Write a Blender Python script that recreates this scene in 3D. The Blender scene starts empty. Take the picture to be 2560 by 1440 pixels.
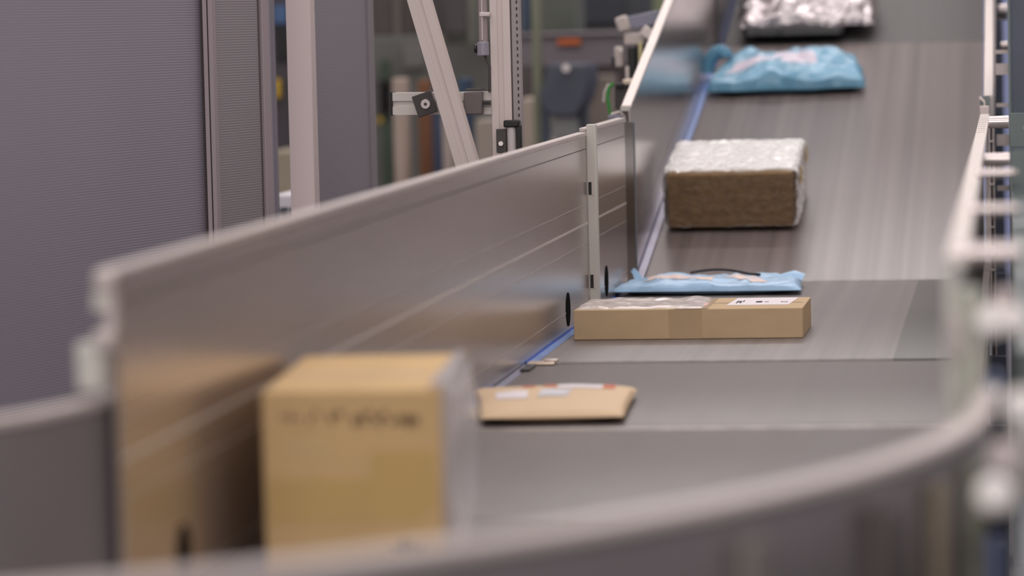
import bpy, bmesh, math, random
from mathutils import Vector, Matrix, noise
R = random.Random(7)
C = bpy.context.scene.collection
S = bpy.context.scene

# ---------------------------------------------------------------- camera
F = 9000.0                 # focal length in pixels of the 2560 px wide frame
CAMZ = 1.72                # camera height; the flat belts lie at 0.90
BZ = 0.90
V1 = (2515.0, 25.0)        # where the conveyor direction (+Y) vanishes
ROLL = 0.0233
yw = Vector((V1[0]-1280, 720-V1[1], -F)).normalized()
h = Vector((1, ROLL, 0))
xw = (h - h.dot(yw)*yw).normalized()
zw = xw.cross(yw)
ROT = Matrix((xw, yw, zw))             # rows: world axes in camera space -> maps camera to world
CAMP = Vector((0, 0, CAMZ))
cd = bpy.data.cameras.new('camera'); cam = bpy.data.objects.new('camera', cd); C.objects.link(cam)
cam.matrix_world = Matrix.Translation(CAMP) @ ROT.to_4x4()
cd.sensor_width = 36; cd.lens = F/2560*36; cd.clip_end = 200; cd.clip_start = .05
cd.dof.use_dof = True; cd.dof.focus_distance = 9.7; cd.dof.aperture_fstop = 2.3; cd.dof.aperture_blades = 0
S.camera = cam

def at(px, py, D):
    """point of the place seen at a pixel of the photo, D metres along the conveyor"""
    d = ROT @ Vector((px-1280, 720-py, -F))
    return CAMP + d*(D/d.y)
def onz(px, py, z):
    d = ROT @ Vector((px-1280, 720-py, -F))
    return CAMP + d*((z-CAMZ)/d.z)

# ---------------------------------------------------------------- light
w = bpy.data.worlds.new('hall'); S.world = w; w.use_nodes = True
wn = w.node_tree.nodes; wl = w.node_tree.links
bg = wn['Background']; tc = wn.new('ShaderNodeTexCoord'); sp = wn.new('ShaderNodeSeparateXYZ')
wl.new(tc.outputs['Generated'], sp.inputs[0])
rp = wn.new('ShaderNodeValToRGB'); wl.new(sp.outputs['Z'], rp.inputs[0])
rp.color_ramp.elements[0].position = 0; rp.color_ramp.elements[0].color = (.34, .31, .32, 1)
rp.color_ramp.elements[1].position = .55; rp.color_ramp.elements[1].color = (.72, .67, .68, 1)
e = rp.color_ramp.elements.new(.14); e.color = (.50, .45, .45, 1)
wl.new(rp.outputs[0], bg.inputs[0]); bg.inputs[1].default_value = .84

def area(name, loc, sx, sy, power, col, rot=(0, 0, 0)):
    l = bpy.data.lights.new(name, 'AREA'); l.shape = 'RECTANGLE'; l.size = sx; l.size_y = sy
    l.energy = power; l.color = col
    o = bpy.data.objects.new(name, l); C.objects.link(o); o.location = loc; o.rotation_euler = rot
    return o
for y, pw in ((1.5, 45), (6.0, 55), (10.5, 72), (15.0, 100), (19.5, 130)):
    area('ceiling_and_fill_lamp', (-.6, y, 6.2), 4.5, .35, pw, (1, .93, .90))
area('ceiling_and_fill_lamp', (-.8, -4.5, 4.8), 5, 1.0, 260, (1, .95, .92), (math.radians(62), 0, 0))  # added fill behind the camera, tilted to brighten the front faces
area('ceiling_and_fill_lamp', (-5.5, 9, 6.2), .5, 14, 90, (.93, .95, 1))
area('ceiling_and_fill_lamp', (3.5, 9, 6.2), .5, 14, 90, (1, .95, .92))
S.view_settings.view_transform = 'Standard'; S.view_settings.look = 'None'
S.view_settings.gamma = 1; S.view_settings.use_curve_mapping = False
S.view_settings.exposure = 0.0

# ---------------------------------------------------------------- materials
def srgb(r, g, b):
    f = lambda c: (c/255/12.92) if c/255 <= .04045 else ((c/255+.055)/1.055)**2.4
    return (f(r), f(g), f(b), 1)
MATS = {}
def mat(name, col, rough=.5, metal=0, var=0, vscale=(8, 8, 8), bump=0, bscale=(200, 200, 200), spec=.5, aniso=0, coat=0, bdist=.001, detail=4):
    if name in MATS: return MATS[name]
    m = bpy.data.materials.new(name); m.use_nodes = True; MATS[name] = m
    n = m.node_tree.nodes; l = m.node_tree.links; p = n['Principled BSDF']
    p.inputs['Base Color'].default_value = col; p.inputs['Roughness'].default_value = rough
    p.inputs['Metallic'].default_value = metal; p.inputs['Specular IOR Level'].default_value = spec
    p.inputs['Coat Weight'].default_value = coat
    p.inputs['Anisotropic'].default_value = aniso
    g = n.new('ShaderNodeNewGeometry')
    if var:
        mp = n.new('ShaderNodeMapping'); mp.inputs['Scale'].default_value = vscale
        l.new(g.outputs['Position'], mp.inputs[0])
        t = n.new('ShaderNodeTexNoise'); t.inputs['Scale'].default_value = 1; t.inputs['Detail'].default_value = detail
        l.new(mp.outputs[0], t.inputs['Vector'])
        r = n.new('ShaderNodeMapRange'); r.inputs[1].default_value = .3; r.inputs[2].default_value = .7
        r.inputs[3].default_value = 1-var; r.inputs[4].default_value = 1+var
        l.new(t.outputs[0], r.inputs[0])
        mx = n.new('ShaderNodeMix'); mx.data_type = 'RGBA'; mx.blend_type = 'MULTIPLY'; mx.inputs[0].default_value = 1
        mx.inputs[6].default_value = col; l.new(r.outputs[0], mx.inputs[7])
        l.new(mx.outputs[2], p.inputs['Base Color'])
        m['mixout'] = mx.name
    if bump:
        mp = n.new('ShaderNodeMapping'); mp.inputs['Scale'].default_value = bscale
        l.new(g.outputs['Position'], mp.inputs[0])
        t = n.new('ShaderNodeTexNoise'); t.inputs['Scale'].default_value = 1; l.new(mp.outputs[0], t.inputs['Vector'])
        b = n.new('ShaderNodeBump'); b.inputs['Strength'].default_value = bump; b.inputs['Distance'].default_value = bdist
        l.new(t.outputs[0], b.inputs['Height']); l.new(b.outputs[0], p.inputs['Normal'])
    return m
def belt_mat(name, col, rough, stripe=.1, worn_band=None):
    m = mat(name, col, rough, 0, stripe, (26, .12, 0), spec=.5, bump=.15, bscale=(600, 30, 0), bdist=.0006, detail=6)
    if worn_band is not None:          # a darker, less polished lane along the right edge of that belt
        n = m.node_tree.nodes; l = m.node_tree.links
        g = n.new('ShaderNodeNewGeometry'); s = n.new('ShaderNodeSeparateXYZ'); l.new(g.outputs['Position'], s.inputs[0])
        r = n.new('ShaderNodeMapRange'); r.inputs[1].default_value = worn_band; r.inputs[2].default_value = worn_band+.006
        r.inputs[3].default_value = 1.1; r.inputs[4].default_value = .3; l.new(s.outputs['X'], r.inputs[0])
        mx = n.new('ShaderNodeMix'); mx.data_type = 'RGBA'; mx.blend_type = 'MULTIPLY'; mx.inputs[0].default_value = 1
        l.new(n[m['mixout']].outputs[2], mx.inputs[6]); l.new(r.outputs[0], mx.inputs[7])
        l.new(mx.outputs[2], n['Principled BSDF'].inputs['Base Color'])
    return m
ALU = mat('brushed_aluminium', srgb(202, 192, 188), .27, .86, .04, (.6, .6, 9), bump=.10, bscale=(3, 3, 260), bdist=.0004)
ALU_IN = mat('brushed_aluminium_incline', srgb(200, 192, 190), .22, .92, .05, (5, 5, 5), bump=.10, bscale=(3, 3, 200), bdist=.0004)
RIM = mat('anodised_edge', srgb(206, 194, 190), .42, .25, .02)
RIM2 = mat('anodised_edge_light', srgb(226, 214, 208), .45, .15, .02)
CURVE = mat('curved_sheet_metal', srgb(152, 144, 146), .40, .55, .06, (3, 3, 3))
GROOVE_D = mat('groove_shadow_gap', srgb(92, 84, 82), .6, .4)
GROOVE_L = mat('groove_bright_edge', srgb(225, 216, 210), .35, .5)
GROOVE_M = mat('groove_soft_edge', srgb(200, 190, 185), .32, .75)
PROFILE = mat('beige_anodised_profile', srgb(222, 208, 203), .45, .1, .02)
PROFILE_G = mat('profile_groove', srgb(168, 157, 148), .5, .1)
ENDCAP = mat('pale_green_plastic', srgb(206, 203, 195), .4, 0, .03)
BLACK = mat('black_plastic', srgb(30, 28, 30), .45, 0)
VOID = mat('black_opening', srgb(12, 11, 12), .9, 0, spec=.05)
DARKG = mat('dark_grey_plastic', srgb(74, 69, 68), .5, 0, .05)
STEEL = mat('dark_coated_steel', srgb(84, 90, 104), .38, .2, .06)
STEEL_G = mat('green_grey_steel', srgb(112, 122, 122), .35, .3, .05)
CHROME = mat('bright_zinc', srgb(215, 205, 202), .32, .95)
PINM = mat('satin_steel_pin', srgb(226, 214, 212), .25, .6)
LAV = mat('lavender_sheet', srgb(150, 160, 205), .3, .2, .12, (0, 0, 6))
BLUE = mat('blue_gap_light', srgb(24, 84, 190), .4, 0)  # blue light in the gap at the wall foot, put in as colour
BLUESTRIP = mat('blue_reflection_strip', srgb(138, 172, 232), .28, .2, .12, (20, 9, 20))  # blue reflection put into the strip colour
STRIPM = mat('bright_edge_strip', srgb(182, 188, 214), .26, .5, .16, (30, 5, 30))
BELT_A = belt_mat('belt_transfer', srgb(105, 96, 94), .36, .22, -.280)
BELT_B = belt_mat('belt_short', srgb(102, 93, 91), .38, .04)
BELT_C = belt_mat('belt_curve', srgb(96, 88, 87), .38, .03)
BELT_I = belt_mat('belt_incline', srgb(116, 105, 103), .33, .24)
BELT_U = belt_mat('belt_upper_darkened', srgb(76, 73, 74), .6, .05)  # colour darkened to stand in for a dark overhead reflection
CARD = mat('cardboard', srgb(198, 172, 138), .8, 0, .05, (10, 10, 30), spec=.2)
CARD2 = mat('cardboard_yellow', srgb(208, 175, 128), .8, 0, .06, (8, 8, 8), spec=.2)
CARD3 = mat('cardboard_brown', srgb(122, 92, 50), .75, 0, .2, (40, 40, 40), spec=.2)
KRAFT = mat('kraft_envelope', srgb(220, 192, 158), .65, 0, .04, spec=.3)
TAPE = mat('brown_packing_tape', srgb(184, 156, 122), .25, 0, .04)
TAPEY = mat('yellow_packing_tape', srgb(200, 167, 106), .3, 0, .04)
PAPER = mat('white_label_paper', srgb(232, 222, 226), .6, 0)
PAPERG = mat('grey_white_label', srgb(208, 205, 212), .4, 0)
ORANGE = mat('orange_label', srgb(214, 108, 74), .6, 0)
INK = mat('black_print', srgb(92, 72, 52), .8, 0)
INKD = mat('dark_label_print', srgb(70, 68, 74), .8, 0)
BAG1 = mat('light_blue_mailer_film', srgb(158, 194, 226), .36, 0, .05, (7, 7, 7), spec=.5, bump=.5, bscale=(28, 28, 28), bdist=.006)
BAG2 = mat('blue_mailer_film', srgb(108, 164, 194), .3, 0, .12, (6, 6, 6), spec=.5, bump=.5, bscale=(22, 22, 22), bdist=.01)
SILV = mat('silver_film', srgb(206, 197, 200), .28, .75, .3, (11, 11, 16), bump=.8, bscale=(16, 16, 22), bdist=.02)
BAGBLK = mat('black_film', srgb(26, 26, 32), .35, 0)
YEL = mat('yellow_warning_mark', srgb(206, 168, 50), .5, 0)
GREEN = mat('green_cable', srgb(44, 150, 54), .5, 0)
def film_mat(name, base, opaque, scale, tint=(1, 1, 1, 1)):
    m = bpy.data.materials.new(name); m.use_nodes = True; n = m.node_tree.nodes; l = m.node_tree.links
    p = n['Principled BSDF']; p.inputs['Base Color'].default_value = base; p.inputs['Roughness'].default_value = .15
    tr = n.new('ShaderNodeBsdfTransparent'); tr.inputs[0].default_value = tint
    mx = n.new('ShaderNodeMixShader'); lw = n.new('ShaderNodeLayerWeight'); lw.inputs[0].default_value = .5
    mr = n.new('ShaderNodeMapRange'); mr.inputs[1].default_value = .15; mr.inputs[2].default_value = .85
    mr.inputs[3].default_value = opaque[0]; mr.inputs[4].default_value = opaque[1]
    l.new(lw.outputs['Facing'], mr.inputs[0]); l.new(mr.outputs[0], mx.inputs[0])
    l.new(tr.outputs[0], mx.inputs[1]); l.new(p.outputs[0], mx.inputs[2]); l.new(mx.outputs[0], n['Material Output'].inputs[0])
    g = n.new('ShaderNodeNewGeometry'); v = n.new('ShaderNodeTexVoronoi'); v.inputs['Scale'].default_value = scale
    l.new(g.outputs['Position'], v.inputs['Vector'])
    b = n.new('ShaderNodeBump'); b.inputs['Strength'].default_value = 1; b.inputs['Distance'].default_value = .006; b.invert = True
    l.new(v.outputs['Distance'], b.inputs['Height']); l.new(b.outputs[0], p.inputs['Normal'])
    return m
BUBBLE = film_mat('bubble_film', (.95, .93, .92, 1), (.06, .99), 60)
FILM = film_mat('cloudy_stretch_film', (.74, .71, .75, 1), (.45, .85), 5)
FILM2 = film_mat('clear_plastic_pouch', (.84, .78, .78, 1), (.25, .8), 14)

def perf_mat(name, ux, uy, pitch, sheet, dot):
    """perforated sheet: rows of round holes, drawn as lighter dots"""
    m = bpy.data.materials.new(name); m.use_nodes = True; n = m.node_tree.nodes; l = m.node_tree.links
    p = n['Principled BSDF']; p.inputs['Roughness'].default_value = .45; p.inputs['Metallic'].default_value = .3
    g = n.new('ShaderNodeNewGeometry')
    d = n.new('ShaderNodeVectorMath'); d.operation = 'DOT_PRODUCT'; d.inputs[1].default_value = (ux, uy, 0)
    l.new(g.outputs['Position'], d.inputs[0])
    s = n.new('ShaderNodeSeparateXYZ'); l.new(g.outputs['Position'], s.inputs[0])
    def M(op, a, b=None):
        x = n.new('ShaderNodeMath'); x.operation = op
        for i, q in enumerate((a, b)):
            if q is None: continue
            if isinstance(q, (int, float)): x.inputs[i].default_value = q
            else: l.new(q, x.inputs[i])
        return x.outputs[0]
    row = M('DIVIDE', s.outputs['Z'], pitch*.866)
    fl = M('FLOOR', row); odd = M('MULTIPLY', M('MODULO', fl, 2), .5)
    u = M('FRACT', M('ADD', M('ADD', M('DIVIDE', d.outputs['Value'], pitch), odd), 1000))
    v = M('FRACT', row)
    du = M('SUBTRACT', u, .5); dv = M('MULTIPLY', M('SUBTRACT', v, .5), .866)
    rr = M('SQRT', M('ADD', M('MULTIPLY', du, du), M('MULTIPLY', dv, dv)))
    mr = n.new('ShaderNodeMapRange'); mr.inputs[1].default_value = .22; mr.inputs[2].default_value = .34
    mr.inputs[3].default_value = 1; mr.inputs[4].default_value = 0; l.new(rr, mr.inputs[0])
    t = n.new('ShaderNodeTexNoise'); t.inputs['Scale'].default_value = 1.3; l.new(g.outputs['Position'], t.inputs['Vector'])
    cm = n.new('ShaderNodeMix'); cm.data_type = 'RGBA'; cm.inputs[6].default_value = sheet
    cm.inputs[7].default_value = tuple(min(1, c*1.22) for c in sheet[:3])+(1,); l.new(t.outputs[0], cm.inputs[0])
    mx = n.new('ShaderNodeMix'); mx.data_type = 'RGBA'; l.new(mr.outputs[0], mx.inputs[0])
    l.new(cm.outputs[2], mx.inputs[6]); mx.inputs[7].default_value = dot
    l.new(mx.outputs[2], p.inputs['Base Color'])
    return m

# ---------------------------------------------------------------- mesh helpers
class MB:
    def __init__(s): s.v = []; s.f = []
    def add(s, vs, fs):
        b = len(s.v); s.v += [Vector(x) for x in vs]; s.f += [[b+i for i in f] for f in fs]; return s
    def hexa(s, p):      # 8 points: bottom ring 4, top ring 4
        return s.add(p, [(3, 2, 1, 0), (4, 5, 6, 7), (0, 1, 5, 4), (1, 2, 6, 5), (2, 3, 7, 6), (3, 0, 4, 7)])
    def box(s, x0, x1, y0, y1, z0, z1):
        return s.hexa([(x0, y0, z0), (x1, y0, z0), (x1, y1, z0), (x0, y1, z0), (x0, y0, z1), (x1, y0, z1), (x1, y1, z1), (x0, y1, z1)])
    def obox(s, c, u, v, w_, su, sv, sw):      # centre, axes, full sizes
        u = Vector(u).normalized()*su/2; v = Vector(v).normalized()*sv/2; w_ = Vector(w_).normalized()*sw/2; c = Vector(c)
        return s.hexa([c-u-v-w_, c+u-v-w_, c+u+v-w_, c-u+v-w_, c-u-v+w_, c+u-v+w_, c+u+v+w_, c-u+v+w_])
    def bar(s, p0, p1, poly, up=(0, 1, 0)):
        """extrude a 2-D outline (a, b) along p0->p1; a along side axis, b along up"""
        p0 = Vector(p0); p1 = Vector(p1); d = (p1-p0).normalized(); up = Vector(up)
        b = (up - up.dot(d)*d).normalized(); a = d.cross(b)
        n = len(poly)
        vs = [p0+a*x+b*y for x, y in poly]+[p1+a*x+b*y for x, y in poly]
        fs = [(i, (i+1) % n, n+(i+1) % n, n+i) for i in range(n)]+[tuple(range(n-1, -1, -1)), tuple(range(n, 2*n))]
        return s.add(vs, fs)
    def cyl(s, p0, p1, r0, r1=None, n=28):
        r1 = r0 if r1 is None else r1
        p0 = Vector(p0); p1 = Vector(p1); d = (p1-p0).normalized()
        up = Vector((0, 0, 1)) if abs(d.z) < .9 else Vector((1, 0, 0))
        a = d.cross(up).normalized(); b = d.cross(a)
        vs = [p+(a*math.cos(t)+b*math.sin(t))*r for p, r in ((p0, r0), (p1, r1)) for t in [2*math.pi*i/n for i in range(n)]]
        fs = [(i, (i+1) % n, n+(i+1) % n, n+i) for i in range(n)]+[tuple(range(n-1, -1, -1)), tuple(range(n, 2*n))]
        return s.add(vs, fs)
    def tube(s, pts, r, n=12):
        for a, b in zip(pts[:-1], pts[1:]): s.cyl(a, b, r, n=n)
        return s
    def sweep(s, path, poly):
        """sweep a (side, height) outline along a horizontal path; side is to the right of travel"""
        n = len(poly); P = [Vector(p) for p in path]; b0 = []
        for i, p in enumerate(P):
            t = (P[min(i+1, len(P)-1)]-P[max(i-1, 0)]); t.z = 0; t.normalize(); a = Vector((t.y, -t.x, 0))
            b0.append([p+a*x+Vector((0, 0, z)) for x, z in poly])
        vs = [q for ring in b0 for q in ring]
        fs = [(i*n+j, i*n+(j+1) % n, (i+1)*n+(j+1) % n, (i+1)*n+j) for i in range(len(P)-1) for j in range(n)]
        fs += [tuple(range(n-1, -1, -1)), tuple(range((len(P)-1)*n, len(P)*n))]
        return s.add(vs, fs)
    def prism(s, pts, off):
        """closed outline of 3-D points pushed along a vector"""
        pts = [Vector(p) for p in pts]; off = Vector(off); n = len(pts)
        return s.add(pts+[p+off for p in pts], [tuple(range(n-1, -1, -1)), tuple(range(n, 2*n))]+[(i, (i+1) % n, n+(i+1) % n, n+i) for i in range(n)])
    def build(s, name, m, parent=None, bevel=0, smooth=False, label=None, seg=2):
        me = bpy.data.meshes.new(name)
        if parent is not None: org = Vector(parent['org'])
        else:
            xs = [v.x for v in s.v]; ys = [v.y for v in s.v]; zs = [v.z for v in s.v]
            org = Vector(((min(xs)+max(xs))/2, (min(ys)+max(ys))/2, min(zs)))
        me.from_pydata([v-org for v in s.v], [], s.f); me.materials.append(m)
        bm = bmesh.new(); bm.from_mesh(me); bmesh.ops.recalc_face_normals(bm, faces=bm.faces); bm.to_mesh(me); bm.free()
        o = bpy.data.objects.new(name, me); C.objects.link(o)
        if smooth:
            for f in me.polygons: f.use_smooth = True
            me.set_sharp_from_angle(angle=math.radians(38))
        if bevel:
            b = o.modifiers.new('edge', 'BEVEL'); b.width = bevel; b.segments = seg; b.limit_method = 'ANGLE'
            if smooth or seg > 1:
                for f in me.polygons: f.use_smooth = True
                me.set_sharp_from_angle(angle=math.radians(38))
        if parent is None: o.location = org; o['org'] = tuple(org)
        else: o.parent = parent; o['org'] = tuple(org)
        if label: o['label'] = label
        return o
def tag(o, label=None, cat=None, group=None, kind=None):
    if label: o['label'] = label
    if cat: o['category'] = cat
    if group: o['group'] = group
    if kind: o['kind'] = kind
    return o
def thing(name, loc, label, cat, group=None):
    o = bpy.data.objects.new(name, None); C.objects.link(o); o.location = loc; o['org'] = tuple(loc); o.empty_display_size = .05
    return tag(o, label, cat, group)

def tslot(s, g=.22, d=.14):
    """outline of a square slotted profile"""
    h_ = s/2; a = s*g/2; q = s*d; out = []
    for k in range(4):
        c, sn = [(1, 0), (0, 1), (-1, 0), (0, -1)][k]
        for x, y in ((h_, -h_), (h_, -a), (h_-q, -a), (h_-q, a), (h_, a)):
            out.append((x*c-y*sn, x*sn+y*c))
    return out

# ---------------------------------------------------------------- the setting
fl = MB().box(-14, 9, -3, 34, -.1, 0).build('floor', mat('concrete_floor', srgb(112, 106, 106), .5, 0, .1, (1, 1, 1))); tag(fl, 'grey hall floor', kind='structure')
bw = MB().box(-14, 9, 33, 33.2, 0, 8).build('wall_back', mat('hall_back_wall', srgb(128, 121, 118), .8, 0, .25, (.5, .5, .8))); tag(bw, 'dim back wall of the hall', kind='structure')

# ---------------------------------------------------------------- conveyor geometry
XL, XR = -1.160, -.080            # inner faces of the guards
YK = 11.12                        # knee: the incline starts here
TAN = math.tan(math.radians(11.55))
Y2 = 14.55                        # second knee
def iz(y):                        # surface height along the conveyor line
    if y < YK: return BZ
    if y < Y2: return BZ+(y-YK)*TAN
    return BZ+(Y2-YK)*TAN+(y-Y2)*math.tan(math.radians(13.5))
BXL, BXR = -1.130, -.090

def conveyor(name, label, y0, y1, bm, slab=.06, legs=()):
    t = thing(name, ((BXL+BXR)/2, (y0+y1)/2, 0), label, 'conveyor')
    z0, z1 = iz(y0), iz(y1)
    r = .022; prof = []
    n = 6
    for i in range(n+1):
        a = math.pi/2+math.pi*i/n; prof.append((y0+r+math.cos(a)*r, z0-r+math.sin(a)*r))
    for i in range(n+1):
        a = -math.pi/2+math.pi*i/n; prof.append((y1-r+math.cos(a)*r, z1-r+math.sin(a)*r))
    MB().prism([(BXL, y, z) for y, z in prof], (BXR-BXL, 0, 0)).build('belt', bm, t, smooth=True)
    for sx in (0, 1):
        xa, xb = (XL-.028, XL-.002) if sx == 0 else (XR+.002, XR+.016)
        MB().hexa([(xa, y0+.004, z0-.30), (xb, y0+.004, z0-.30), (xb, y1-.004, z1-.30), (xa, y1-.004, z1-.30),
                   (xa, y0+.004, z0-.032), (xb, y0+.004, z0-.032), (xb, y1-.004, z1-.032), (xa, y1-.004, z1-.032)]).build('side_frame', STEEL, t)
    for y in legs:
        for x in (XL-.055, XR+.043):
            MB().box(x-.025, x+.025, y-.025, y+.025, 0, iz(y)-.20).build('leg', STEEL, t)
        MB().box(XL-.03, XR+.028, y-.02, y+.02, .3, .34).build('crossbar', STEEL, t)
    return t
short = conveyor('belt_conveyor', 'short grey flat belt conveyor carrying the kraft padded envelope', 7.185, 8.528, BELT_B, legs=(7.5, 8.2))
transfer = conveyor('belt_conveyor', 'grey striped flat belt conveyor carrying the long cardboard box', 8.572, YK-.012, BELT_A, legs=(8.9, 10.7))
incl = conveyor('inclined_belt_conveyor', 'inclined grey belt conveyor carrying the bubble-wrapped box and darker blue bag', YK, Y2-.012, BELT_I, legs=(11.9, 14.2))
upper = conveyor('inclined_belt_conveyor', 'upper belt conveyor, coloured darker for a dark reflection, under the silver crumpled bag at the top', Y2, 18.2, BELT_U, legs=(15.5, 17.8))
entry = conveyor('belt_conveyor', 'plain grey belt conveyor in front of the envelope, just before the curve', 5.83, 7.155, BELT_B, legs=(6.2, 6.9))
# bright transfer lip between entry and short conveyor
MB().box(BXL+.01, BXR-.005, 7.157, 7.183, BZ-.018, BZ-.001).build('transfer_lip', mat('worn_steel_lip', srgb(186, 176, 172), .35, .4, .3, (14, 1, 1)), short, bevel=.002)
# dark joint bar between short and transfer conveyor
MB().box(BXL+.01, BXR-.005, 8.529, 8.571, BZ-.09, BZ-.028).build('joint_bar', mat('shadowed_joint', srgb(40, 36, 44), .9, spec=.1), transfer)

# edge strips (part of each conveyor: lies between guard foot and belt)
def strip(t, y0, y1, m, x1=BXL-.004, lift=0.0, lip=True, x0=XL+.004):
    pts = []
    z0, z1 = iz(y0)+lift, iz(y1)+lift
    MB().hexa([(x0, y0, z0-.012), (x1, y0, z0-.012), (x1, y1, z1-.012), (x0, y1, z1-.012),
               (x0, y0, z0-.002), (x1, y0, z0-.002), (x1, y1, z1-.002), (x0, y1, z1-.002)]).build('edge_strip', m, t)
    if lip:
        MB().hexa([(XL+.0008, y0, z0-.004), (XL+.0035, y0, z0-.004), (XL+.0035, y1, z1-.004), (XL+.0008, y1, z1-.004),
                   (XL+.0008, y0, z0+.001), (XL+.0035, y0, z0+.001), (XL+.0035, y1, z1+.001), (XL+.0008, y1, z1+.001)]).build('gap_light_line', BLUE, t, label='thin blue line coloured in for light in the gap')
strip(entry, 5.84, 7.15, STRIPM)
strip(short, 7.19, 8.0, BLUESTRIP); strip(short, 8.0, 8.53, STRIPM, lip=False)
strip(transfer, 8.57, 9.5, BLUESTRIP); strip(transfer, 9.5, YK-.02, STRIPM)
strip(incl, YK+.02, 12.5, mat('white_edge_strip', srgb(212, 210, 232), .3, .2, .12, (20, 6, 20)), lip=False)
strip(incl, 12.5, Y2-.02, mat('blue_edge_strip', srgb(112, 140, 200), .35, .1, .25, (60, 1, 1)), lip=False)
# small latch plate where the two conveyors meet
la = thing('latch_plate', (-1.12, 8.5, BZ), 'small bright steel latch plate at the belt joint by the blue strip', 'latch')
MB().box(-1.143, -1.078, 8.47, 8.53, BZ+.001, BZ+.007).build('plate', mat('warm_zinc', srgb(226, 208, 188), .3, .5), la, bevel=.002)
MB().box(-1.105, -1.072, 8.50, 8.525, BZ+.007, BZ+.013).build('tongue', CHROME, la, bevel=.002)
MB().box(-1.142, -1.118, 8.33, 8.46, BZ+.001, BZ+.006).build('clip', BLACK, la, bevel=.002)

# ---------------------------------------------------------------- curve conveyor
def curve_path():
    """outer guard line: straight, then a quarter turn to the left, nearer the camera"""
    X0, D0, RR = -.031, 4.44, 1.70
    p = [(X0, 4.565, 0), (X0, 4.51, 0)]
    for i in range(0, 31):
        a = math.radians(92)*i/30
        p.append((X0-RR+RR*math.cos(a), D0-RR*math.sin(a), 0))
    p.append((X0-RR-.9, D0-RR-.03+.0, 0))
    return p
outer = [Vector((x, y, BZ)) for x, y, z in curve_path()]
inner = [Vector((x, y, BZ)) for x, y in ((-1.166, 4.66), (-1.172, 4.62), (-1.183, 4.56), (-1.200, 4.48), (-1.225, 4.40), (-1.265, 4.32), (-1.325, 4.25), (-1.41, 4.20), (-1.54, 4.17), (-1.8, 4.16), (-2.3, 4.16))]
cc = thing('curved_belt_conveyor', (-.7, 4.2, 0), 'curved grey belt conveyor in front carrying the blurred cardboard box', 'conveyor')
poly = [(BXR, 5.815), (BXR, 4.5)]+[(v.x-.045, v.y+.04) for v in outer[2:-1]]+[(-2.3, outer[-1].y+.05), (-2.3, 4.12)]+[(v.x+.03, v.y-.03) for v in reversed(inner[:-1])]+[(BXL, 4.7), (BXL, 5.815)]
MB().prism([(x, y, BZ-.012) for x, y in poly], (0, 0, .012)).build('belt', BELT_C, cc)
MB().prism([(x, y, BZ-.16) for x, y in poly], (0, 0, .146)).build('bed_frame', STEEL, cc)
strip(cc, 4.65, 5.8, STRIPM)
for x, y in ((-.15, 5.5), (-1.1, 5.5), (-.30, 3.7), (-1.25, 3.1), (-2.1, 3.6)):
    MB().box(x-.03, x+.03, y-.03, y+.03, 0, BZ-.16).build('leg', STEEL, cc)
RH = .332
og = thing('curved_guard', tuple(outer[15]), 'low curved grey sheet metal guard sweeping round the outside of the bend', 'guard')
MB().sweep(outer, [(0, -.28), (.004, -.28), (.004, RH), (0, RH)][::-1]).build('sheet', CURVE, og, smooth=True)
MB().sweep(outer, [(-.012, RH-.004), (.020, RH-.004), (.020, RH+.010), (-.012, RH+.010)]).build('rim', RIM, og, smooth=True, bevel=.003)
# brackets on the outside of the curve guard, lower right of the picture
def pxx(p):
    q = ROT.transposed() @ (Vector(p)-CAMP); return 1280-F*q.x/q.z
for tx, wd, m_ in ((2312, .030, mat('rib_beige', srgb(136, 124, 108), .5, .1)), (1868, .040, mat('rib_grey', srgb(124, 117, 113), .5, .1)), (2425, .07, mat('rib_green', srgb(140, 140, 126), .5, .0)), (2190, .05, mat('rib_dark', srgb(92, 84, 82), .5, .1))):
    k = min(range(3, 31), key=lambda k: abs(pxx(outer[k])-tx))
    p = outer[k]; d = (outer[k+1]-outer[k-1]).normalized(); a = Vector((d.y, -d.x, 0))
    MB().obox(p-a*.012+Vector((0, 0, .05)), d, a, (0, 0, 1), wd, .020, .50).build('upright_rib', m_, og, bevel=.004)
ig = thing('curved_guard', tuple(inner[4]), 'low curved guard on the inside of the bend, at the left picture edge', 'guard')
MB().sweep(inner, [(0, -.28), (.004, -.28), (.004, RH), (0, RH)]).build('sheet', CURVE, ig, smooth=True)
MB().sweep(inner, [(-.004, RH-.004), (.024, RH-.004), (.024, RH+.010), (-.004, RH+.010)]).build('rim', RIM, ig, smooth=True, bevel=.003)

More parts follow.
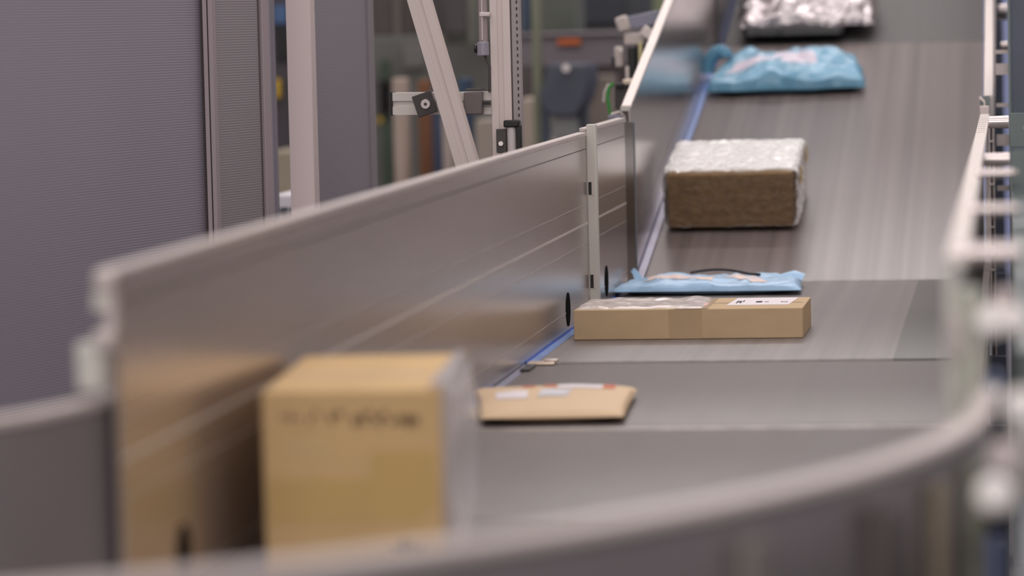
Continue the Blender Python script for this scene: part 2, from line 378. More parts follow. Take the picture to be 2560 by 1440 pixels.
# ---------------------------------------------------------------- left guard walls
def guard_wall(label, y0, y1, zb, zt0, zt1, grooves, m=ALU, th=.025, x=XL, cat='guard wall', foot=True):
    t = thing('guard_wall', (x-th/2, (y0+y1)/2, iz((y0+y1)/2)), label, cat)
    g0, g1 = iz(y0), iz(y1)
    hx = lambda xa, xb, a0, b0, a1, b1: [(xa, y0, a0), (xb, y0, a0), (xb, y1, a1), (xa, y1, a1), (xa, y0, b0), (xb, y0, b0), (xb, y1, b1), (xa, y1, b1)]
    MB().hexa(hx(x-.006, x, g0+zb, g0+zt0-.004, g1+zb, g1+zt1-.004)).build('panel', m, t)
    MB().hexa(hx(x-th, x+.0015, g0+zt0-.012, g0+zt0, g1+zt1-.012, g1+zt1)).build('top_rail', RIM, t, bevel=.002)
    MB().hexa(hx(x-th, x-.0065, g0+zb, g0+zb+.08, g1+zb, g1+zb+.08)).build('bottom_rail', RIM, t)
    for hh, kind, wd in grooves:
        gm = {'d': GROOVE_D, 'l': GROOVE_L, 'm': GROOVE_M}[kind]
        MB().hexa(hx(x-.001, x+.0008, g0+hh, g0+hh+wd, g1+hh, g1+hh+wd)).build('groove', gm, t)
    return t
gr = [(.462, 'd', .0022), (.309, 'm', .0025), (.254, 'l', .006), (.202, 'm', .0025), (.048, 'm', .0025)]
wallA = guard_wall('long tall brushed aluminium guard wall left of the belts', 4.59, 9.93, -.03, .509, .509, gr)
wallB = guard_wall('short aluminium guard wall between the pale joint strip and the incline', 9.985, 10.96, -.03, .519, .519, gr)
# pale joint strip between them
js = thing('joint_strip', (XL, 9.955, BZ), 'pale green vertical joint strip with two small slots between the guard walls', 'strip')
zt = BZ+.530
MB().box(XL+.001, XL+.0265, 9.935, 9.980, BZ-.02, zt).build('strip', ENDCAP, js, bevel=.002)
for z0, z1 in ((BZ+.335, BZ+.37), (BZ+.075, BZ+.112)):
    MB().box(XL+.004, XL+.013, 9.9335, 9.936, z0, z1).build('slot', BLACK, js)
    MB().box(XL+.013, XL+.018, 9.933, 9.936, z0-.002, z1+.002).build('slot_edge', RIM, js)
# corner plate at the incline foot, its dark reflection put into the colour
cp = thing('corner_plate', (XL, 11.05, BZ), 'narrow aluminium corner plate, coloured for its dark reflection, between flat guard wall and inclined wall', 'plate')
MB().prism([(XL-.004, 10.965, BZ+.002), (XL+.012, 11.12, BZ+.008), (XL+.012, 11.12, BZ+.50), (XL-.004, 10.965, BZ+.505)], (-.006, 0, 0)).build('plate', mat('aluminium_dark_reflection', srgb(128, 122, 118), .3, .9), cp)
MB().box(XL-.003, XL+.0145, 11.122, 11.13, BZ-.02, BZ+.50).build('edge_bead', mat('blue_grey_bead', srgb(140, 152, 164), .3, .5), cp)
# inclined left guard
wallC = guard_wall('inclined aluminium guard wall reflecting the blue bag, left of the incline', YK+.02, Y2, -.02, .548, .60, [(.12, 'd', .0015)], ALU_IN, th=.028)
for o in list(wallC.children):
    if o.name.startswith('top_rail'): o.data.materials[0] = RIM2; o['label'] = 'bright sloping top rail'
MB().prism([(XL-.030, YK+.012, BZ+.535), (XL-.002, YK+.012, BZ+.535), (XL+.001, YK+.012, BZ+.549), (XL-.030, YK+.012, BZ+.549)], (0, .006, 0)).build('end_cap', ENDCAP, wallC)
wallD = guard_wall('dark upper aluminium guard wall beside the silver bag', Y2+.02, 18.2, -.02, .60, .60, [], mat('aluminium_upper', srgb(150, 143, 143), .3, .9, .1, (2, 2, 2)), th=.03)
MB().box(XL+.001, XL+.012, Y2-.03, Y2+.03, iz(Y2), iz(Y2)+.62).build('seam_bar', mat('seam_dark', srgb(84, 78, 80), .4, .5), wallD)
# round sensor openings in the left walls
def hole(y, hz, r, label):
    o = MB().cyl((XL-.0005, y, BZ+hz), (XL+.0015, y, BZ+hz), r, n=40).build('sensor_opening', VOID)
    tag(o, label, 'opening')
hole(9.44, .056, .045, 'round black sensor opening in the guard wall beside the long cardboard box')
hole(10.37, .062, .045, 'round black sensor opening in the short guard wall beside the light blue bag')
hole(4.93, .085, .040, 'round black sensor opening low in the guard wall beside the blurred front box')

# end profile of the left wall (nearest the camera)
ep = thing('end_profile', (XL, 4.61, BZ), 'pale end profile of the left guard wall standing on the curve guard', 'profile')
MB().box(XL-.026, XL+.002, 4.57, 4.59, BZ+.480, BZ+.508).build('top_block', RIM, ep, bevel=.006)
MB().box(XL-.010, XL+.002, 4.57, 4.59, BZ+.40, BZ+.480).build('wall_edge', RIM, ep)
MB().box(XL-.026, XL-.010, 4.57, 4.59, BZ+.455, BZ+.480).build('tab', ENDCAP, ep)
MB().box(XL-.026, XL+.002, 4.555, 4.588, BZ+.400, BZ+.432).build('clamp', RIM, ep, bevel=.008)
MB().box(XL-.050, XL-.012, 4.56, 4.59, BZ+.350, BZ+.415).build('cap', ENDCAP, ep, bevel=.006)
MB().box(XL-.012, XL-.003, 4.56, 4.59, BZ+.350, BZ+.400).build('seal', mat('seal_grey', srgb(150, 140, 132), .5), ep)

# ---------------------------------------------------------------- right guard walls (seen from outside)
def right_wall(label, y0, y1, h0, h1, m, x=XR):
    t = thing('guard_wall', (x+.014, (y0+y1)/2, iz((y0+y1)/2)), label, 'guard wall')
    g0, g1 = iz(y0), iz(y1)
    hx = lambda xa, xb, a0, b0, a1, b1: [(xa, y0, a0), (xb, y0, a0), (xb, y1, a1), (xa, y1, a1), (xa, y0, b0), (xb, y0, b0), (xb, y1, b1), (xa, y1, b1)]
    MB().hexa(hx(x, x+.006, g0-.02, g0+h0-.004, g1-.02, g1+h1-.004)).build('panel', m, t)
    MB().hexa(hx(x-.0015, x+.027, g0+h0-.012, g0+h0, g1+h1-.012, g1+h1)).build('top_rail', RIM2, t, bevel=.002)
    MB().hexa(hx(x+.0065, x+.024, g0-.02, g0+.07, g1-.02, g1+.07)).build('bottom_rail', RIM, t)
    return t
rw = right_wall('long aluminium guard wall along the right side of the flat belts', 4.62, 10.95, .509, .509, ALU)
for k in range(9):
    MB().box(XR+.001, XR+.022, 9.3+k*.16, 9.305+k*.16, BZ+.509, BZ+.5098).build('notch', PROFILE_G, rw)
rwi = right_wall('inclined guard wall along the right side of the incline with bright top rail', YK+.12, Y2+2.8, .535, .54, ALU_IN, XR+.010)
cpl = thing('coupling_bracket', (XR, 11.05, BZ+.5), 'small bent coupling bracket joining the two right-hand guard walls', 'bracket')
MB().box(XR-.003, XR+.026, 10.97, 11.03, BZ+.505, BZ+.532).build('block', RIM, cpl, bevel=.002)
MB().prism([(XR-.004, 11.04, BZ+.56), (XR+.002, 11.04, BZ+.56), (XR+.014, 11.04, BZ+.545), (XR+.014, 11.04, BZ+.52), (XR+.009, 11.04, BZ+.52), (XR+.009, 11.04, BZ+.542), (XR-.004, 11.04, BZ+.553)], (0, .02, 0)).build('hook', RIM2, cpl)
MB().box(XR-.002, XR+.028, 11.065, 11.08, BZ+.508, BZ+.56).build('backing', STEEL_G, cpl)
# end of the right wall, nearest the camera
ep2 = thing('end_profile', (XR+.015, 4.6, BZ), 'pale end profile of the right guard wall above the curve', 'profile')
MB().box(XR-.002, XR+.012, 4.585, 4.618, BZ-.02, BZ+.50).build('post', ENDCAP, ep2, bevel=.002)
MB().box(XR+.012, XR+.045, 4.575, 4.61, BZ-.35, BZ+.47).build('cover', mat('grey_green_cover', srgb(178, 180, 168), .4, .0), ep2, bevel=.004)
MB().box(XR+.004, XR+.02, 4.570, 4.585, BZ+.38, BZ+.44).build('clamp', RIM, ep2, bevel=.004)

# slotted upright behind, dark slot facing the camera
su = thing('slotted_post', (-.05, 11.19, 0), 'slim slotted aluminium post right of the guard wall with black slot', 'post')
MB().bar((-.050, 11.19, 0), (-.050, 11.19, BZ+.485), tslot(.018, .34, .2)).build('profile', RIM, su)
MB().box(-.0535, -.0465, 11.176, 11.184, .2, BZ+.48).build('slot_filler', BLACK, su)
for k in range(7):
    MB().box(-.058, -.042, 11.170, 11.176, BZ+.02+k*.066, BZ+.025+k*.066).build('clip', RIM, su)
up = thing('machine_upright', (.07, 11.2, 0), 'dark blue-grey steel upright at the right picture edge', 'upright')
MB().box(.004, .16, 11.15, 11.4, 0, 2.4).build('column', STEEL, up, bevel=.004)
MB().box(.004, .012, 11.14, 11.15, 0, 2.4).build('edge', STEEL_G, up)
MB().box(.006, .16, 12.5, 13.3, 0, 2.4).build('rear_column', STEEL, up, bevel=.004)
MB().box(.05, .15, 11.4, 12.5, 2.2, 2.4).build('tie_beam', STEEL, up)
for k, (z, hh) in enumerate(((1.16, .016), (1.30, .035), (1.42, .012), (1.52, .035), (1.585, .012))):
    MB().box(-.034, .004, 11.285, 11.30, z, z+hh).build('crossbar', RIM, up)
rd_ = thing('roller_door', (.5, 24, 0), 'distant lavender blue roller door glimpsed in the slit beside the slotted post', 'door')
MB().box(-.6, 1.4, 24, 24.08, 0, 3.6).build('door_leaf', mat('lavender_door', srgb(176, 188, 236), .5, 0, .12, (0, 0, 3)), rd_)
for x_ in (-.66, 1.4): MB().box(x_, x_+.06, 23.95, 24.1, 0, 3.7).build('door_rail', STEEL, rd_)

# outer frame running beside the right wall
fb = thing('side_beam', (.12, 8, BZ), 'grey green steel side beam running along the outside of the right guard wall', 'beam')
MB().box(.006, .22, 5.2, 11.1, BZ+.05, BZ+.33).build('beam', STEEL_G, fb, bevel=.003)
MB().box(.006, .24, 2.9, 5.2, BZ-.15, BZ+.25).build('end_cover', mat('slate_cover', srgb(98, 104, 112), .4, .2, .05), fb, bevel=.003)
# plates carrying the pins
def gusset(y, z, label, w_=.075, hh=.05):
    t = thing('gusset_plate', (.04, y, z), label, 'plate', None)
    MB().prism([(.006, y, z-hh), (.006+w_, y, z-hh), (.006+w_, y, z), (.006+w_*.6, y, z+hh*.8), (.006, y, z+hh*.8)], (0, .006, 0)).build('plate', STEEL_G, t, bevel=.001)
    MB().cyl((.05, y-.002, z), (.05, y+.001, z), .010, n=20).build('slotted_hole', mat('hole_grey', srgb(140, 146, 146), .4, .2), t)
    return t
def pin(y, z, r, x0, label, group=None, bolt=True):
    t = thing('spacer_pin', (-.01, y, z), label, 'pin', group)
    MB().cyl((x0, y, z), (.004, y, z), r*.9, r).build('shaft', PINM, t, bevel=.001, smooth=True)
    if bolt:
        ws = MB().cyl((.004, y, z), (.0075, y, z), r*1.15).build('washer', CHROME, t)
        MB().cyl((.0075, y, z), (.017, y, z), r*.75, n=6).build('bolt_head', CHROME, ws)
    return t
gusset(8.3, at(2540, 425, 8.3).z, 'grey green gusset plate with a round hole, highest of three right edge plates')
gusset(6.9, at(2540, 420, 6.9).z-.005, 'grey green gusset plate just behind the first thin pin')
gusset(9.7, at(2540, 320, 9.7).z, 'grey green gusset plate beside the coupling bracket at the right edge')
pin(6.8, at(2500, 433, 6.8).z, .0085, XR+.022, 'thin bright steel spacer pin, topmost of the sharp right edge pins')
pin(5.6, at(2500, 523, 5.6).z, .0085, XR+.018, 'bright steel spacer pin, second down along the right guard wall')
pin(4.75, at(2500, 632, 4.75).z, .013, XR+.01, 'thick bright steel spacer pin, third down along the right guard wall')
pin(8.2, at(2500, 398, 8.2).z, .015, XR+.022, 'stubby grey roller pin just above the thin steel pins', bolt=False)
pin(9.9, at(2500, 305, 9.9).z, .018, XR+.028, 'stubby grey roller pin beside the coupling bracket', bolt=False)
pin(12.6, at(2500, 115, 12.6).z, .016, -.02, 'blurred steel pin beside the upper right guard rail')
pin(13.2, at(2500, 30, 13.2).z, .030, -.03, 'blurred fat steel spacer at the top right corner', bolt=False)
def knob(px, py, D, r, label, m=CHROME):
    p = at(px, py, D)
    t = thing('bolt', (p.x, p.y, p.z), label, 'bolt')
    MB().cyl((p.x, p.y+.012, p.z), (p.x, p.y+.02, p.z), r*1.4).build('washer', m, t)
    MB().cyl((p.x, p.y, p.z), (p.x, p.y+.012, p.z), r, n=6).build('head', m, t, bevel=.001)
    MB().cyl((p.x, p.y+.02, p.z), (p.x, p.y+.06, p.z), r*.5, n=12).build('shank', m, t)
GLINT = mat('lamp_glint_white', srgb(252, 246, 242), .4, 0)  # blurred lamp glints off shiny metal, put in as plain white
knob(2482, 802, 4.5, .015, 'round blurred white bolt head standing in for a lamp glint above the curve guard, left one of a pair', GLINT)
knob(2530, 803, 4.52, .013, 'round blurred white bolt head standing in for a lamp glint above the curve guard, right one of a pair', GLINT)
knob(2510, 745, 4.55, .009, 'dim blurred bolt head just above the bright pair', PINM)
knob(2487, 1240, 3.9, .015, 'flat blurred white bolt head standing in for a lamp glint low at the right edge', GLINT)
knob(2512, 1145, 3.95, .014, 'pale grey blurred bolt head above the lowest white glint', PINM)
knob(2556, 1020, 3.9, .014, 'blurred white bolt head standing in for a glint cut by the right picture edge', GLINT)
knob(2485, 978, 4.4, .008, 'small blurred white bolt head standing in for a glint where the curve guard begins', GLINT)
# lower support bracket at right with a lavender sheet
lb = thing('support_post', (.01, 4.3, 0), 'blurred grey support post under the end of the curve guard', 'post')
MB().box(.002, .040, 4.28, 4.33, 0, BZ+.32).build('post', mat('post_grey_green', srgb(156, 152, 146), .5, .0), lb, bevel=.003)
def small(px0, py0, px1, py1, D, nm, m):
    c_ = (at(px0, py0, D)+at(px1, py1, D))/2
    MB().obox(c_+Vector((0, (4.28-D)/2, 0)), (1, 0, 0), (0, 1, 0), (0, 0, 1), (px1-px0)*D/F, 4.28-D, (py1-py0)*D/F).build(nm, m, lb, bevel=.002)
small(2472, 1165, 2500, 1215, 4.15, 'navy_clip', mat('navy_plastic', srgb(40, 72, 124), .4))
small(2474, 1272, 2502, 1325, 4.15, 'black_clip', VOID)
small(2462, 1335, 2500, 1470, 4.18, 'lavender_tag', LAV)
small(2474, 950, 2500, 972, 4.2, 'navy_clip', mat('navy_plastic', srgb(40, 72, 124), .4))

# ---------------------------------------------------------------- parcels
def rbox(t, name, c, yaw, sx, sy, z0, z1, m, bevel=.006, slope=0.0, jit=.0, label=None):
    """box standing at c (front-left bottom), rotated by yaw about z, following the belt slope"""
    u = Vector((math.cos(yaw), math.sin(yaw), 0)); v = Vector((-math.sin(yaw), math.cos(yaw), slope)).normalized()
    wv = u.cross(v)
    p = []
    for z in (z0, z1):
        for a, b in ((0, 0), (sx, 0), (sx, sy), (0, sy)):
            p.append(Vector(c)+u*a+v*b+wv*z+Vector((R.uniform(-jit, jit), R.uniform(-jit, jit), R.uniform(-jit, jit))))
    return MB().hexa(p).build(name, m, t, bevel=bevel, seg=3, label=label), (Vector(c), u, v, wv)
def patch(t, name, fr, a0, a1, b0, b1, face, h_, m, th=.0006, label=None, skew=0):
    """thin label on a face: face 'top' (a along u, b along v at height h_) or 'front' (a along u, b height)"""
    c, u, v, wv = fr
    if face == 'top':
        q = [(a0, b0), (a1, b0), (a1+skew, b1), (a0+skew, b1)]
        pts = [c+u*a+v*b+wv*(h_+.0003) for a, b in q]; off = wv*th
    elif face == 'front':
        pts = [c+u*a-v*.0003+wv*b for a, b in ((a0, b0), (a1, b0), (a1+skew, b1), (a0+skew, b1))]; off = -v*th
    else:
        pts = [c+u*(h_+.0003)+v*a+wv*b for a, b in ((a0, b0), (a1, b0), (a1, b1), (a0, b1))]; off = u*th
    return MB().prism(pts, off).build(name, m, t, label=label)

# front box (strongly out of focus), turned a little on the bend
yaw = math.radians(4.5)
c = Vector((-1.100, 5.205, BZ+.001))
fbx = thing('cardboard_box', tuple(c), 'large blurred tan cardboard box with dark print and cloudy film, nearest the camera', 'box')
W_, L_, H_ = .266, .56, .281
_, fr = rbox(fbx, 'carton', c, yaw, W_, L_, 0, H_, CARD2, .004)
def glyphs(t, fr, a, b, w_, h_, n, m, face='front', hh=0):
    """unreadable blurred print: short upright and level strokes"""
    mb = MB(); cx, u, v, wv = fr; rr = random.Random(int(a*1000)+n)
    for i in range(n):
        x0 = a+w_*i/n; ww = w_/n*rr.uniform(.45, .8)
        for q in range(rr.choice((1, 2))):
            z0 = b+h_*rr.uniform(0, .5); z1 = z0+h_*rr.uniform(.15, .5)
            if face == 'front': pts = [cx+u*x-v*.0006+wv*z for x, z in ((x0, z0), (x0+ww, z0), (x0+ww, z1), (x0, z1))]; off = -v*.0005
            else: pts = [cx+u*x+v*z+wv*(hh+.0006) for x, z in ((x0, z0), (x0+ww, z0), (x0+ww, z1), (x0, z1))]; off = wv*.0005
            mb.prism(pts, off)
    return mb.build('print', m, t)
patch(fbx, 'tape_band', fr, .008, .235, .085, .15, 'front', 0, TAPEY)
patch(fbx, 'tape_band', fr, .16, .255, .10, .19, 'front', 0, TAPEY, th=.0004)
glyphs(fbx, fr, .028, .228, .034, .030, 3, mat('box_print', srgb(66, 50, 34), .8))
glyphs(fbx, fr, .070, .226, .016, .030, 2, INK)
glyphs(fbx, fr, .100, .230, .024, .030, 2, mat('box_print', srgb(66, 50, 34), .8))
glyphs(fbx, fr, .135, .226, .10, .034, 9, INK)
glyphs(fbx, fr, .190, .035, .05, .03, 4, INK)
patch(fbx, 'paper_scrap', fr, .035, .10, .188, .205, 'front', 0, mat('scuffed_card', srgb(206, 178, 128), .5))
patch(fbx, 'tape_strip', fr, .02, W_-.02, .20, .26, 'top', H_, CARD)
# loose cloudy film round the right side
mb = MB(); N, K = 14, 16; vs = []; cF, u, v, wv = fr
for i in range(N+1):
    for k in range(K+1):
        s_ = k/K; z = .001+(H_+.007)*i/N
        bulge = .017+.005*math.sin(i*.5+k*.3)+.004*math.sin(i*.8)
        a = W_+bulge*(1 if s_ < .96 else .4); b = -.004+L_*.98*s_
        if i == N: a -= .012
        vs.append(cF+u*a+v*b+wv*z)
front = []
for i in range(N+1):
    z = .001+(H_+.007)*i/N; front.append(cF+u*(W_+.001)-v*.004+wv*z)
b0 = 0
fs = [(i*(K+1)+k, i*(K+1)+k+1, (i+1)*(K+1)+k+1, (i+1)*(K+1)+k) for i in range(N) for k in range(K)]
mb.add(vs, fs)
n0 = len(vs); mb.v += front
mb.f += [[n0+i, i*(K+1), (i+1)*(K+1), n0+i+1] for i in range(N)]
top_in = [cF+u*(W_-.02)+v*(L_*.98*k/K)+wv*(H_+.002) for k in range(K+1)]
n1 = len(mb.v); mb.v += top_in
mb.f += [[n1+k, N*(K+1)+k, N*(K+1)+k+1, n1+k+1] for k in range(K)]
fo = mb.build('film_wrap', FILM, fbx, smooth=True, label='cloudy loose film on the right side')

# kraft padded envelope
def pillow(name, c, yaw, outline, thick, m, t=None, N=44, wr=.004, seed=0, slope=0.0, edge=.004, power=.45, flatb=True, wscale=9.0, label=None, wallf=None):
    """a stuffed bag: outline = 4 corners (a, b) in belt coordinates; rounded upper surface with wrinkles, flat underside"""
    u = Vector((math.cos(yaw), math.sin(yaw), 0)); v = Vector((-math.sin(yaw), math.cos(yaw), slope)).normalized(); wv = u.cross(v)
    (ax, ay), (bx, by), (cx_, cy_), (dx, dy) = outline
    vs = []; c = Vector(c)
    for side in (1, 0):
        for j in range(N+1):
            for i in range(N+1):
                s_, q = i/N, j/N
                a = (1-q)*((1-s_)*ax+s_*bx)+q*((1-s_)*dx+s_*cx_)
                b = (1-q)*((1-s_)*ay+s_*by)+q*((1-s_)*dy+s_*cy_)
                e_ = max(0, (1-(2*s_-1)**2))*max(0, (1-(2*q-1)**2))
                hh = thick*(e_**power)
                n_ = noise.fractal(Vector((a*wscale, b*wscale, seed)), .9, 2.2, 4)*wr*3
                n2 = abs(noise.noise(Vector((a*wscale*1.7+5, b*wscale*1.1, seed+3))))*wr*2.4
                pull = min(1, e_*6)
                if side: z = edge+hh+(n_-n2)*pull
                else: z = edge*.9-(edge*.8)*min(1, e_*4)
                vs.append(c+u*(a+n_*.4)+v*(b+n_*.4)+wv*max(.0006, z))
    fs = []
    M_ = (N+1)*(N+1)
    for j in range(N):
        for i in range(N):
            k = j*(N+1)+i
            fs.append((k, k+1, k+N+2, k+N+1)); fs.append((M_+k, M_+k+N+1, M_+k+N+2, M_+k+1))
    ring = [i for i in range(N+1)]+[(j)*(N+1)+N for j in range(1, N+1)]+[N*(N+1)+i for i in range(N-1, -1, -1)]+[j*(N+1) for j in range(N-1, 0, -1)]
    for k in range(len(ring)):
        p, q = ring[k], ring[(k+1) % len(ring)]; fs.append((p, M_+p, M_+q, q))
    mb = MB(); mb.add(vs, fs); o = mb.build(name, m, t, smooth=True, label=label)
    for f in o.data.polygons: f.use_smooth = True
    return o, (c, u, v, wv)
def drape(t, name, bag, fr, quad, m, N=12, lift=.0012, label=None):
    """a label that follows the bag's surface: sample the bag mesh height under a quad (a, b)"""
    from mathutils.bvhtree import BVHTree
    c, u, v, wv = fr; org = Vector(bag['org'])
    bv = BVHTree.FromPolygons([x.co+org for x in bag.data.vertices], [list(p.vertices) for p in bag.data.polygons])
    vs = []
    for j in range(N+1):
        for i in range(N+1):
            s_, q = i/N, j/N
            a = (1-q)*((1-s_)*quad[0][0]+s_*quad[1][0])+q*((1-s_)*quad[3][0]+s_*quad[2][0])
            b = (1-q)*((1-s_)*quad[0][1]+s_*quad[1][1])+q*((1-s_)*quad[3][1]+s_*quad[2][1])
            hit = bv.ray_cast(c+u*a+v*b+wv*.6, -wv)
            p = hit[0] if hit[0] is not None else c+u*a+v*b+wv*.01
            vs.append(p+wv*lift)
    n = len(vs); vs += [p-wv*.0008 for p in vs]
    fs = [(j*(N+1)+i, j*(N+1)+i+1, (j+1)*(N+1)+i+1, (j+1)*(N+1)+i) for j in range(N) for i in range(N)]
    fs += [tuple(n+x for x in reversed(f)) for f in fs]
    return MB().add(vs, fs).build(name, m, t, smooth=True, label=label)

p0 = onz(1211, 1068, BZ)
cr = [onz(x_, y_, BZ+.012)-p0 for x_, y_ in ((1203, 1052), (1558, 1046), (1592, 980), (1186, 984))]
env = thing('padded_envelope', (p0.x, p0.y, BZ+.001), 'tan kraft padded envelope with white and orange labels on the short belt', 'envelope')
eo, efr = pillow('envelope_body', (p0.x, p0.y, BZ+.001), 0.0, [(q.x, q.y) for q in cr], .022, KRAFT, env, wr=.0010, seed=2, power=.26, edge=.016, wscale=5)
def eq(s0, s1, q0, q1, sk=0):
    A, B, C_, D_2 = [(q.x, q.y) for q in cr]
    f = lambda s_, q: tuple((1-q)*((1-s_)*A[k]+s_*B[k])+q*((1-s_)*D_2[k]+s_*C_[k]) for k in (0, 1))
    return [f(s0, q0), f(s1, q0), f(s1+sk, q1), f(s0+sk, q1)]
drape(env, 'label', eo, efr, eq(.12, .33, .36, .60), PAPER, label='small white label at the front left')
drape(env, 'label', eo, efr, eq(.39, .58, .40, .68, .04), PAPERG, label='grey white label in the middle')
drape(env, 'label', eo, efr, eq(.52, .80, .74, .95), PAPER, label='wide white label near the back edge')
drape(env, 'orange_sticker', eo, efr, eq(.30, .38, .76, .90), ORANGE)
drape(env, 'orange_sticker', eo, efr, eq(.43, .515, .76, .92), ORANGE)
drape(env, 'orange_sticker', eo, efr, eq(.81, .88, .74, .92), ORANGE)

# long cardboard box
pA = onz(1435, 851, BZ); pB = onz(2008, 845, BZ)
lw_ = (pB-pA).length; yw_ = math.atan2(pB.y-pA.y, pB.x-pA.x)
lbx = thing('cardboard_box', (pA.x, pA.y, BZ), 'long flat tan cardboard box with white shipping label on the striped belt', 'box')
_, lfr = rbox(lbx, 'carton', (pA.x, pA.y, BZ+.0005), yw_, lw_, .345, 0, .077, CARD, .0022)
TH = .077
patch(lbx, 'tape_strip', lfr, .245, .330, .001, .076, 'front', 0, TAPE, th=.0003)
patch(lbx, 'tape_strip', lfr, .26, .345, .0, .34, 'top', TH, TAPE, th=.0004)
patch(lbx, 'shipping_label', lfr, .385, .545, .10, .325, 'top', TH, PAPER, skew=.012, label='white shipping label with barcode')
glyphs(lbx, lfr, .405, .14, .02, .14, 4, INKD, 'top', TH+.0004)
glyphs(lbx, lfr, .455, .14, .045, .10, 2, mat('grey_print', srgb(150, 146, 150), .8), 'top', TH+.0004)
glyphs(lbx, lfr, .520, .16, .02, .05, 3, mat('grey_print', srgb(150, 146, 150), .8), 'top', TH+.0004)
patch(lbx, 'flap_seam', lfr, .345, .578, .170, .174, 'top', TH, GROOVE_D, th=.0003)
patch(lbx, 'red_sticker', lfr, .305, .335, .09, .17, 'top', TH+.0006, mat('pale_pink_sticker', srgb(226, 176, 164), .5), th=.0004)
# crumpled clear pouch over the left half of the top
N1, N2 = 60, 24; vs = []
for j in range(N2+1):
    for i in range(N1+1):
        a = .004+.325*i/N1; b = .015+.31*j/N2
        hgt = .003+.008*abs(noise.fractal(Vector((a*16, b*9, 1.3)), .9, 2.1, 2))
        if i in (0, N1) or j in (0, N2): hgt = .0006
        vs.append(lfr[0]+lfr[1]*(a+.006*noise.noise(Vector((a*20, b*20, 4))))+lfr[2]*b+lfr[3]*(TH+hgt))
MB().add(vs, [(j*(N1+1)+i, j*(N1+1)+i+1, (j+1)*(N1+1)+i+1, (j+1)*(N1+1)+i) for j in range(N2) for i in range(N1)]).build('plastic_pouch', FILM2, lbx, smooth=True, label='crumpled clear plastic pouch')

# light blue mailer behind it
q0 = onz(1532, 740, BZ)
b1 = thing('mailer_bag', (q0.x, q0.y, BZ), 'light blue plastic mailer bag lying behind the long cardboard box', 'bag')
q0 = onz(1532, 742, BZ); q1 = onz(1990, 748, BZ)
Lb = q1.x-q0.x
o1, f1 = pillow('bag_body', (q0.x, q0.y, BZ+.001), 0.0, [(-.006, 0), (Lb+.002, -.02), (Lb-.012, .37), (.035, .40)], .030, BAG1, b1, wr=.0042, seed=11, power=.24, edge=.014, wscale=10)
drape(b1, 'label', o1, f1, [(.085, .10), (.29, .07), (.29, .19), (.085, .24)], mat('cream_label', srgb(226, 204, 196), .5), label='cream label on the left half')
drape(b1, 'label', o1, f1, [(.31, .20), (.40, .19), (.46, .05), (.41, .05)], mat('cream_label', srgb(226, 204, 196), .5), label='slanting cream label on the right')
def flap(t, base, du, dv, dw, m, name='corner_flap', n=8):
    """a folded corner of film curling upward"""
    vs = []
    for i in range(n+1):
        s_ = i/n; c_ = Vector(base)+Vector(dv)*s_+Vector((0, 0, 1))*dw*math.sin(s_*2.0)
        wid = 1-.45*s_
        for k in range(5):
            q = k/4-.5; vs.append(c_+Vector(du)*q*wid+Vector((0, 0, 1))*(.006*math.cos(q*6)))
    n_ = len(vs); vs += [p+Vector((0, .002, .0)) for p in vs]
    fs = [(i*5+k, i*5+k+1, (i+1)*5+k+1, (i+1)*5+k) for i in range(n) for k in range(4)]
    fs += [tuple(n_+x for x in reversed(f)) for f in fs]
    return MB().add(vs, fs).build(name, m, t, smooth=True)
flap(b1, (q0.x+.050, q0.y+.31, BZ+.022), (.026, .02, 0), (-.024, .02, 0), .034, BAG1)
flap(b1, (q1.x-.060, q0.y+.27, BZ+.030), (.11, -.02, 0), (.035, .03, 0), .014, BAG1)
# black strap peeking over the back of that bag
sp_ = [Vector((q0.x+.20+.22*i/14, q0.y+.36-.12*(i/14)**2, BZ+.043+.010*math.sin(math.pi*min(1, i/12)))) for i in range(15)]
st = MB().tube(sp_, .004, n=10).build('drawstring', BLACK, b1, smooth=True, label='black strap along the back edge')

# incline frame helper
def ons(px, py):
    """point of the incline surface seen at a pixel"""
    lo, hi = YK-1, 19.0
    for _ in range(60):
        m_ = (lo+hi)/2; p = at(px, py, m_)
        if p.z > iz(m_): lo = m_
        else: hi = m_
    return at(px, py, lo)
# bubble wrapped box
pA = ons(1672, 580); pB = ons(1988, 576)
bb = thing('wrapped_box', tuple(pA), 'brown box wrapped in clear bubble film on the lower part of the incline', 'box')
wbx = (pB-pA).length; yb = math.atan2(pB.y-pA.y, pB.x-pA.x)
cB = pA+Vector((0, 0, .012))
_, bfr = rbox(bb, 'carton', cB, yb, wbx-.006, .46, 0, .178, CARD3, .004, slope=TAN-.022)
# film shell with bumps
N = 40; cx0, u, v, wv = bfr
def shell(name, x0, x1, y0_, y1_, z0, z1, r, m, t, fr, bump):
    c, u, v, wv = fr
    bm = bmesh.new(); bmesh.ops.create_cube(bm, size=1)
    bmesh.ops.subdivide_edges(bm, edges=bm.edges, cuts=26, use_grid_fill=True)
    vs = []
    for q in bm.verts:
        p = Vector(((x0+x1)/2+q.co.x*(x1-x0), (y0_+y1_)/2+q.co.y*(y1_-y0_), (z0+z1)/2+q.co.z*(z1-z0)))
        k = Vector((min(max(p.x, x0+r), x1-r), min(max(p.y, y0_+r), y1_-r), min(max(p.z, z0+r), z1-r)))
        d = p-k
        if d.length > 1e-6: p = k+d.normalized()*r
        nn = abs(noise.fractal(p*26, .8, 2.2, 3))*bump*1.4
        if d.length > 1e-6: p += d.normalized()*nn
        vs.append(c+u*p.x+v*p.y+wv*max(.001, p.z))
    fs = [[q.index for q in f.verts] for f in bm.faces]; bm.free()
    return MB().add(vs, fs).build(name, m, t, smooth=True)
